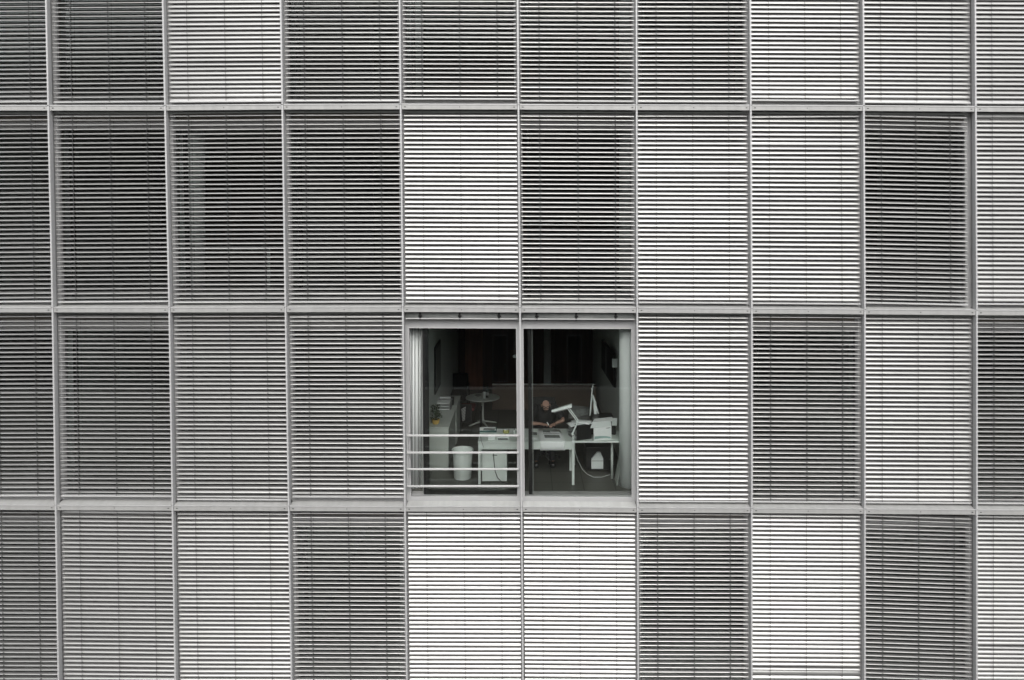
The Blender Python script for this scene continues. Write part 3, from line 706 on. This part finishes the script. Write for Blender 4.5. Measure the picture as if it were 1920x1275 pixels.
m = MB(); p0, p1 = a.lerp(c, .70) + nrm, a.lerp(c, .93) + nrm; m.quad((p0.x, p0.y, zz + hB * .89), (p1.x, p1.y, zz + hB * .89), (p1.x, p1.y, zz + hB * .93), (p0.x, p0.y, zz + hB * .93)); m.build('hand_slot', M['hole'], wbx)
tt = empty('paper_tray', (a.x, a.y + .02, zz + hB), 'pale stack of papers in a shallow tray on top of the white carton', 'tray')
m = MB(); A_ = a + Vector((-.06, .0, 0)); C_ = c + Vector((-.01, -.01, 0)); lo_ = [A_, C_, C_ + bd, A_ + bd + Vector((.05, 0, 0))]
m.hexa([(v.x, v.y, zz + hB + .003) for v in lo_] + [(v.x + (.03 if k in (0, 3) else 0), v.y, zz + hB + .085) for k, v in enumerate(lo_)]); m.build('tray', M['whitep'], tt, bevel=.004)
m = MB(); m.hexa([(v.x + .02, v.y + .01, zz + hB + .088) for v in lo_] + [(v.x + .03, v.y + .01, zz + hB + .100) for v in lo_]); m.build('paper_stack', M['paper'], tt)
# printer
a = P(1110, 800, YF_ - .28); yp = YN2 + .36
xa, xb_ = P(1109, 0, yp).x, P(1155, 0, yp).x
prn = empty('printer', ((xa + xb_) / 2, yp, zz), 'black printer with a pale side flap on the side desk behind the white carton', 'printer')
zt_ = P(0, 790, yp).z; zu = P(0, 773, yp + .42).z
m = MB(); m.hexa([(xa, yp, zz), (xb_, yp, zz), (xb_ - .01, yp + .42, zz), (xa + .02, yp + .42, zz), (xa, yp, zt_), (xb_, yp, zt_), (xb_ - .03, yp + .42, zu), (xa + .04, yp + .42, zu)]); m.build('body', M['black'], prn, bevel=.015)
m = MB(); m.box(xb_ - .075, xb_ + .015, yp - .03, yp - .002, zz + .17, zz + .30); m.build('side_flap', M['whitep'], prn, bevel=.004)
m = MB(); m.box(xa + .02, xa + .07, yp - .004, yp - .001, zt_ - .05, zt_ - .035); m.build('badge', M['whitep'], prn)
m = MB(); m.box(xa + .03, xb_ - .05, yp + .06, yp + .10, zt_ + .003, zt_ + .02); m.build('control_strip', M['greyp'], prn)
# monitor, nearly edge on, with its stand
ym_ = YF_ - .05
T, B = P(1108, 718, ym_ + .12), P(1103, 778, ym_ - .10)
mo = empty('monitor', (B.x + .05, ym_, DT), 'flat monitor seen edge on, with a pale silver rim, above the side desk', 'monitor')
n_ = Vector((1, .25, -.12)).normalized()
s_up = Vector((.04, 0, .50)); s_d = Vector((.045, .30, 0)); base = B + Vector((0, -.05, 0))
m = MB(); q = [base, base + n_ * .016, base + s_d + n_ * .016, base + s_d]; m.hexa([tuple(v) for v in q] + [tuple(v + s_up) for v in q]); m.build('screen', M['black'], mo, bevel=.003)
m = MB(); q = [base + n_ * .018, base + n_ * .036, base + s_d + n_ * .036, base + s_d + n_ * .018]; m.hexa([tuple(v) for v in q] + [tuple(v + s_up) for v in q]); m.build('silver_back', M['whitep'], mo, bevel=.004)
m = MB(); b0 = base + Vector((.055, .12, 0)); m.bar(b0 + Vector((.02, 0, .34)), b0 + Vector((.075, .03, .18)), .05, .03); m.bar(b0 + Vector((.07, .03, .20)), b0 + Vector((.085, .03, -.12)), .05, .03); m.bar(b0 + Vector((.075, .05, .20)), b0 + Vector((.15, .06, -.08)), .04, .02); m.build('stand_arm', M['whitep'], mo, bevel=.004)
m = MB(); m.box(b0.x - .03, b0.x + .16, b0.y - .06, b0.y + .18, DT, DT + .02); m.build('stand_foot', M['whitep'], mo, bevel=.004)
# drawing board / keyboard stack behind lamp
kb = PZ(1084, 787, DT)
ky = empty('document_stand', (kb.x, kb.y, DT), 'sloping grey document stand with papers between the lamp and the monitor', 'stand')
ctr = P(1086, 774, YF_ + .05)
m = MB(); m.obox(ctr, (.19, 0, -.02), (.02, .15, .075), (0, -.006, .012)); m.build('board', M['darkgrey'], ky, bevel=.003)
for k in range(4):
    m = MB(); m.obox(ctr + Vector((-.11 + .08 * k, -.05 + .02 * k, .0 + .004 * k)), (.036, 0, -.004), (.01, .07, .036), (0, -.003, .006)); m.build('sheet', M['print'], ky)
m = MB(); m.bar((ctr.x, ctr.y + .1, DT), (ctr.x, ctr.y + .06, ctr.z), .04, .03); m.build('prop', M['greyp'], ky)
# desk lamp
Yl = YN + .03
J0, J1, J2, HD, HE = P(1074.5, 828, Yl), P(1079, 806, Yl), P(1083, 790, Yl + .02), P(1063.5, 764, Yl + .10), P(1034, 770, Yl + .02)
lp = empty('desk_lamp', (J0.x, J0.y, DT), 'white jointed desk lamp clamped to the desk edge, its long head reaching left', 'lamp')
m = MB(); m.box(J0.x - .022, J0.x + .022, YN - .012, YN + .05, DT + .003, DT + .03); m.box(J0.x - .014, J0.x + .014, YN - .018, YN - .0105, DT - .05, DT + .02); m.lathe((J0.x, Yl, DT + .03), [(.016, 0), (.014, .06)], 14); m.build('clamp', M['whitep'], lp)
K = P(1073.5, 813, Yl)
for (u, v) in ((K, J2),):
    m = MB(); m.bar(u + Vector((0, -.012, 0)), v + Vector((0, -.012, 0)), .012, .020); m.bar(u + Vector((0, .012, 0)), v + Vector((0, .012, 0)), .012, .020); m.build('lower_arm', M['whitep'], lp)
m = MB(); m.bar(J2 + Vector((-.006, -.012, 0)), HD + Vector((-.006, -.012, 0)), .010, .014); m.bar(J2 + Vector((.022, .012, .004)), HD + Vector((.022, .012, .004)), .010, .014); m.build('upper_arm', M['whitep'], lp)
m = MB()
for q in (K, J2, HD): m.tube([q + Vector((0, -.026, 0)), q + Vector((0, .026, 0))], .020, 14)
m.tube([K + Vector((.012, 0, .0)), K + Vector((.035, 0, -.03)), K + Vector((.040, 0, -.07)), K + Vector((.02, 0, -.10)), K + Vector((.004, 0, -.115))], .004, 6)
m.build('joint', M['whitep'], lp)
hr = P(1072, 760, Yl + .1); hl = P(1034, 770.5, Yl + .04); d = (hl - hr); dn = d.normalized(); sd_ = Vector((0, .05, 0))
m = MB(); up = Vector((0, 0, .028))
m.hexa([tuple(v) for v in (hr - sd_ - up, hl - sd_ * .8 - up * .5, hl + sd_ * .8 - up * .5, hr + sd_ - up, hr - sd_ * .7 + up, hl - sd_ * .5 + up * .5, hl + sd_ * .5 + up * .5, hr + sd_ * .7 + up)]); hdm = m.build('lamp_head', M['whitep'], lp, bevel=.006)
m = MB(); m.bar(hr + d * .25 - up * 1.15 - Vector((0, .02, 0)), hl - d * .1 - up * 1.0 - Vector((0, .02, 0)), .03, .012); m.build('tube_cover', M['greyp'], hdm)
# cables
a = PZ(1077, 850, FL + .5); c1 = empty('white_cable', P(1078, 848, YN + .1), 'thin white cable drooping under the side desk from the desk leg', 'cable')
pts = [P(1077.5, 842, YN + .08), P(1083, 862, YN + .15), P(1092, 880, YN + .22), P(1101, 889, YN + .3), P(1113, 894.5, YN + .34), P(1128, 894.5, YN + .34), P(1144, 890, YN + .34)]
m = MB(); m.tube(pts, .0034, 8); m.build('wire', M['whitep'], c1)
c2 = empty('black_cable', P(925, 850, YN + .06), 'black cable hanging in front of the drawer pedestal onto the floor', 'cable')
pts = [P(924.5, 846, YN + .09), P(927, 872, YN + .10), P(928.5, 884, YN + .10), P(933, 896, YN + .09), P(941, 904, YN + .06), P(952, 907.3, YN + .04), P(960, 907.5, YN + .06)]
m = MB(); m.tube(pts, .0065, 8); m.build('wire', M['black'], c2)
c3 = empty('short_cable', P(905, 828, YN - .01), 'thin grey cable hanging over the left end of the long desk', 'cable')
m = MB(); m.tube([P(901, 818, YN + .2), P(902.5, 827, YN - .008), P(905, 833, YN - .010), P(906.5, 839, YN - .004)], .004, 6); m.build('wire', M['greyp'], c3)
# white house-shaped bag under side desk
Yb = 1.25
z0 = FL + .002; bl, br_ = P(1109, 879, Yb), P(1131, 879, Yb); hz = .30
bg = empty('paper_bag', ((bl.x + br_.x) / 2, Yb, bl.z), 'white folded paper bag with a pointed top hanging under the side desk', 'bag')
zb_ = bl.z; prof = [(bl.x, zb_), (br_.x, zb_), (br_.x, P(0, 860, Yb).z), (P(1126, 0, Yb).x, P(0, 849, Yb).z), (P(1120, 0, Yb).x, P(0, 848, Yb).z), (bl.x, P(0, 861, Yb).z)]
m = MB(); n = len(prof)
for y in (Yb, Yb + .05): m.v += [(p[0], y, p[1]) for p in prof]
m.f.append(tuple(range(n))); m.sm.append(False); m.f.append(tuple(range(n, 2 * n))[::-1]); m.sm.append(False)
for k in range(n): m.f.append((k, k + n, (k + 1) % n + n, (k + 1) % n)); m.sm.append(False)
m.build('body', M['whitep'], bg)
m = MB(); m.box(bl.x + .004, br_.x - .004, Yb - .003, Yb, P(0, 864.6, Yb).z, P(0, 863.8, Yb).z); m.build('fold', M['greyp'], bg)
# dark computer the bag hangs on
a, c = P(1098, 848, Yb + .06), P(1150, 884, Yb + .06)
pcx = empty('computer_tower', ((a.x + c.x) / 2, Yb + .08, FL), 'black computer cases under the side desk behind the white bag', 'computer')
m = MB(); m.box(a.x, c.x, Yb + .055, Yb + .50, FL + .02, FL + .43); m.build('case', M['black'], pcx, bevel=.006)
m = MB(); q = P(1143, 861, Yb + .05); m.tube([(q.x, Yb + .040, q.z), (q.x, Yb + .054, q.z)], .012, 12); m.build('power_button', M['chrome'], pcx)
# leaning boards by the column
p0, p1 = PZ(1156.5, 911, FL), P(1164.5, 866, .62)
ln = empty('leaning_board', (p0.x, p0.y, FL), 'thin grey board leaning in the corner beside the right column', 'board')
dv = Vector((p1.x - p0.x, p1.y - p0.y, p1.z - p0.z)); m = MB(); e = Vector((0, .35, 0)); tk = Vector((.008, 0, 0))
m.hexa([tuple(v) for v in (p0, p0 + tk, p0 + tk + e, p0 + e, p0 + dv, p0 + dv + tk, p0 + dv + tk + e, p0 + dv + e)]); m.build('board', M['cabinet'], ln)
m = MB(); s2 = Vector((.03, .02, 0)); m.hexa([tuple(v + s2) for v in (p0, p0 + tk * 2, p0 + tk * 2 + e, p0 + e, p0 + dv * .9, p0 + dv * .9 + tk * 2, p0 + dv * .9 + tk * 2 + e, p0 + dv * .9 + e)]); m.build('dark_board', M['greyp'], ln)
# wall screen on the right wall
Ya, Yz = 2.0, 3.5
A, B_, C2, D2 = P(1127.5, 636, 3.2), P(1150, 664, 2.2), P(1150.5, 727, 2.2), P(1127.5, 690, 3.2)
tv = empty('wall_screen', ((A.x + B_.x) / 2, 2.7, FL + 1.2), 'black wall-mounted screen on a swivel arm by the right wall', 'screen')
th_ = Vector((.045, .01, 0)); m = MB(); m.hexa([tuple(v) for v in (D2, C2, C2 + th_, D2 + th_, A, B_, B_ + th_, A + th_)]); m.build('panel', M['black'], tv, bevel=.004)
m = MB(); q0 = (A + D2) / 2 * .55 + (B_ + C2) / 2 * .45
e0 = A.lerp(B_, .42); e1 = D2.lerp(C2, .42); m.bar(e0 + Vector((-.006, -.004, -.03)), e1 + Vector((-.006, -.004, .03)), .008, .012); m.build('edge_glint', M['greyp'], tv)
w_in = XF[6] - .07
bm_ = P(1150, 681, 2.2)
m = MB(); m.box(bm_.x - .02, bm_.x + .13, 2.19, 2.24, bm_.z - .08, bm_.z + .08); m.build('mount_box', M['whitep'], tv, bevel=.004)
m = MB(); m.bar((bm_.x + .12, 2.3, bm_.z), (w_in, 2.5, bm_.z), .05, .08); m.bar(((A.x + B_.x) / 2 + .05, 2.75, bm_.z), (bm_.x + .12, 2.3, bm_.z), .04, .06); m.build('arm', M['greyp'], tv)

# ------------------------------------------------------------------ office chair and person
Yp = YF_ + .42
hx = P(1023.5, 760, Yp)
oc = empty('office_chair', (hx.x - .03, Yp + .15, FL), 'black swivel office chair the man sits on, its chrome base under the desk', 'chair')
cx, cyy = hx.x - .03, Yp + .15
m = MB(); m.lathe((cx, cyy, FL + .42), [(.20, 0), (.24, .02), (.24, .06), (.20, .08)], 24); m.build('seat', M['chair'], oc)
m = MB(); prev = None
for r_ in range(7):
    idx = len(m.v); z = FL + .62 + r_ * .075; half = .17 + .07 * math.sin(math.pi * (r_ + 1) / 8)
    for q in range(9):
        u = q / 8 * 2 - 1; m.v.append((cx + u * half, cyy + .30 - .07 * u * u + .02 * r_, z))
    if prev is not None:
        for q in range(8): m.f.append((prev + q, prev + q + 1, idx + q + 1, idx + q)); m.sm.append(True)
    prev = idx
o = m.build('backrest', M['chair'], oc); md = o.modifiers.new('t', 'SOLIDIFY'); md.thickness = .04
m = MB(); m.bar((cx, cyy + .12, FL + .44), (cx, cyy + .33, FL + .5), .05, .015); m.bar((cx, cyy + .33, FL + .5), (cx, cyy + .37, FL + .8), .05, .02); m.build('back_stem', M['black'], oc)
m = MB(); m.tube([(cx, cyy, FL + .08), (cx, cyy, FL + .42)], [.028, .024], 14); m.build('gas_lift', M['chrome'], oc)
for k in range(5):
    a_ = math.radians(72 * k - 70); d = Vector((math.cos(a_), math.sin(a_), 0)); o3 = Vector((cx, cyy, FL))
    m = MB(); m.tube([o3 + Vector((0, 0, .10)), o3 + d * .28 + Vector((0, 0, .065))], [.024, .014], 8); lg_ = m.build('leg', M['chrome'], oc)
    m = MB(); s3 = d.cross(Vector((0, 0, 1))); c3_ = o3 + d * .28 + Vector((0, 0, .028)); m.tube([c3_ - s3 * .022, c3_ + s3 * .022], .027, 12); m.build('castor', M['black'], lg_)

def skin_mesh(name, verts, edges, radii, m_, parent, sub=2, root_i=0):
    me = bpy.data.meshes.new(name + '_src'); me.from_pydata([tuple(v) for v in verts], edges, []); me.update()
    o = bpy.data.objects.new(name, me); col.objects.link(o)
    sk = o.modifiers.new('skin', 'SKIN'); sk.use_smooth_shade = True
    for k, sv in enumerate(me.skin_vertices[0].data):
        r = radii[k]; sv.radius = r if isinstance(r, tuple) else (r, r); sv.use_root = (k == root_i)
    sb_ = o.modifiers.new('sub', 'SUBSURF'); sb_.levels = sub; sb_.render_levels = sub
    dg = bpy.context.evaluated_depsgraph_get(); me2 = bpy.data.meshes.new_from_object(o.evaluated_get(dg)); me2.materials.clear(); me2.materials.append(m_)
    for p_ in me2.polygons: p_.use_smooth = True
    off = wloc(parent); n2 = bpy.data.objects.new(name, me2); col.objects.link(n2)
    for v in me2.vertices: v.co = v.co - off
    n2.parent = parent; bpy.data.objects.remove(o); bpy.data.meshes.remove(me); return n2
# joints (world): he leans over the desk, head bowed, both hands meeting on the desk
head = P(1023.5, 759, Yp - .02)
pelvis = Vector((cx, cyy + .02, FL + .58))
chest = Vector((head.x - .01, head.y + .16, FL + .88)); neck0 = Vector((head.x - .005, head.y + .10, FL + 1.02))
H = head
HL, HR = PZ(1021, 800, DT), PZ(1036, 801, DT)          # hands on the desk (viewer's left and right)
shL, shR = chest + Vector((-.19, -.02, .10)), chest + Vector((.19, -.02, .10))
elL, elR = P(994, 797, YF_ + .12), P(1057, 788, YF_ + .14)
elL.z = DT + .06; elR.z = max(elR.z, DT + .09)
wrL, wrR = HL + Vector((-.085, .035, .045)), HR + Vector((.05, .055, .05))
person = empty('person', (pelvis.x, pelvis.y, FL), 'balding man in black t-shirt and glasses bent over the desk, hands together', 'person')
V = []; E_ = []; Rr = []
def add(p, r, par=None):
    V.append(Vector(p)); Rr.append(r)
    if par is not None: E_.append((par, len(V) - 1))
    return len(V) - 1
pv = add(pelvis, (.16, .12)); sp1 = add(pelvis.lerp(chest, .5), (.12, .08), pv); cs_ = add(chest, (.12, .08), sp1)
nk0 = add(neck0, .062, cs_); nk = add(neck0.lerp(H, .45), .055, nk0)
# skull: chain along the face axis, bowed forward
add_h = add(H + Vector((0, .03, .0)), (.098, .104), nk); add(H + Vector((0, -.02, .05)), (.092, .096), add_h); jaw = add(H + Vector((0, -.055, -.055)), (.064, .062), add_h); add(H + Vector((0, -.068, -.095)), (.042, .038), jaw)
for sh, el, wr, hand, sx_ in ((shL, elL, wrL, HL, 1), (shR, elR, wrR, HR, -1)):
    s1 = add(sh, .048, cs_); s2 = add(sh.lerp(el, .5), .042, s1); e1_ = add(el, .040, s2); f1 = add(el.lerp(wr, .5), .036, e1_); w1 = add(wr, .026, f1)
    palm = hand + Vector((0, .01, .038)); pm = add(wr.lerp(palm, .6), (.034, .020), w1); pk = add(palm, (.038, .018), pm)
    fw = (palm - wr).normalized(); sd2 = fw.cross(Vector((0, 0, 1))).normalized()
    for k, (off_, ln_) in enumerate(((-.027, .060), (-.009, .070), (.009, .066), (.027, .052))):
        b0_ = palm + sd2 * off_ + fw * .018; k1 = add(b0_, .0095, pk); k2 = add(b0_ + fw * ln_ * .45 + Vector((0, 0, -.004)), .0088, k1); add(b0_ + fw * ln_ * .75 + Vector((0, 0, -.022)), .0078, k2)
    t0 = palm + sd2 * (.034 * sx_) - fw * .02; t1 = add(t0, .012, pm); add(t0 + fw * .035 + sd2 * (.012 * sx_) + Vector((0, 0, -.008)), .0095, t1)
for s_ in (-1, 1):
    kn = pelvis + Vector((.13 * s_, -.42, .02)); an = Vector((kn.x + .02 * s_, kn.y + .06, FL + .09)); h1 = add(pelvis + Vector((.09 * s_, -.05, -.02)), .085, pv); h2 = add(kn, .058, h1); h3 = add(an, .030, h2); add(an + Vector((0, -.14, -.045)), .026, h3)
skin_mesh('body', V, E_, Rr, M['skin'], person, 2, 0)
# clothing as its own shells
V2 = []; E2 = []; R2 = []
def add2(p, r, par=None):
    V2.append(Vector(p)); R2.append(r)
    if par is not None: E2.append((par, len(V2) - 1))
    return len(V2) - 1
a0 = add2(pelvis + Vector((0, 0, -.02)), (.185, .15)); a1 = add2(pelvis.lerp(chest, .5), (.185, .14), a0); a2 = add2(chest + Vector((0, 0, .02)), (.185, .13), a1); a3 = add2(neck0 + Vector((0, .015, -.035)), .085, a2)
for sh, el in ((shL, elL), (shR, elR)):
    b1 = add2(sh, .082, a2); b2 = add2(sh.lerp(el, .5), .074, b1); add2(sh.lerp(el, .93), .066, b2)
skin_mesh('t_shirt', V2, E2, R2, M['shirt'], person, 2, 0)
V2 = []; E2 = []; R2 = []
p0_ = add2(pelvis + Vector((0, .02, -.03)), (.17, .135))
for s_ in (-1, 1):
    kn = pelvis + Vector((.13 * s_, -.42, .02)); an = Vector((kn.x + .02 * s_, kn.y + .06, FL + .07)); q1 = add2(pelvis + Vector((.09 * s_, -.06, -.02)), .100, p0_); q2 = add2(kn, .074, q1); add2(an, .056, q2)
skin_mesh('trousers', V2, E2, R2, M['trousers'], person, 2, 0)
for s_ in (-1, 1):
    an = Vector((pelvis.x + .15 * s_, pelvis.y - .36, FL)); m = MB(); m.box(an.x - .045, an.x + .045, an.y - .2, an.y + .06, FL + .002, FL + .09); m.build('shoe', M['black'], person, bevel=.03)
# hair fringe, ears, nose, glasses, beard shadow
m = MB()
for s_ in (-1, 1):
    m.lathe(H + Vector((.066 * s_, .045, -.055)), [(.012, 0), (.030, .02), (.034, .05), (.026, .08), (.010, .095)], 12)
m.lathe(H + Vector((0, .085, -.06)), [(.03, 0), (.062, .02), (.066, .06), (.05, .10), (.02, .12)], 16); m.build('hair', M['hair'], person)
m = MB()
for s_ in (-1, 1): m.lathe(H + Vector((.080 * s_, .012, -.04)), [(.004, 0), (.009, .012), (.011, .035), (.006, .05)], 10)
m.lathe(H + Vector((0, -.098, -.055)), [(.014, 0), (.012, .012), (.006, .040)], 10); m.build('ears_and_nose', M['skin'], person)
m = MB()
for s_ in (-1, 1):
    c = H + Vector((.034 * s_, -.100, -.022)); ring = [c + Vector((.027 * math.cos(t * math.pi / 6), -.003, .018 * math.sin(t * math.pi / 6))) for t in range(13)]; m.tube(ring, .005, 6, False)
    m.tube([c + Vector((.027 * s_, 0, .006)), H + Vector((.082 * s_, -.01, -.005))], .003, 6)
m.bar(H + Vector((-.008, -.104, -.018)), H + Vector((.008, -.104, -.018)), .004); m.build('glasses', M['black'], person)
m = MB(); m.lathe(H + Vector((0, -.072, -.125)), [(.012, 0), (.034, .015), (.040, .035), (.034, .05)], 14); m.build('beard', M['hair'], person)
m = MB(); q = wrR; m.tube([q + (wrR - elR).normalized() * -.012, q + (wrR - elR).normalized() * .012], .033, 14); m.build('wristwatch', M['black'], person)
# pen held in his hand
pn = empty('pen', HL + Vector((.05, 0, .05)), 'short white pen in the hands of the seated man', 'pen')
m = MB(); m.tube([HL + Vector((.045, -.01, .085)), HL + Vector((.068, -.015, .045)), HL + Vector((.078, -.018, .028))], [.009, .009, .003], 10); m.build('barrel', M['paper'], pn)
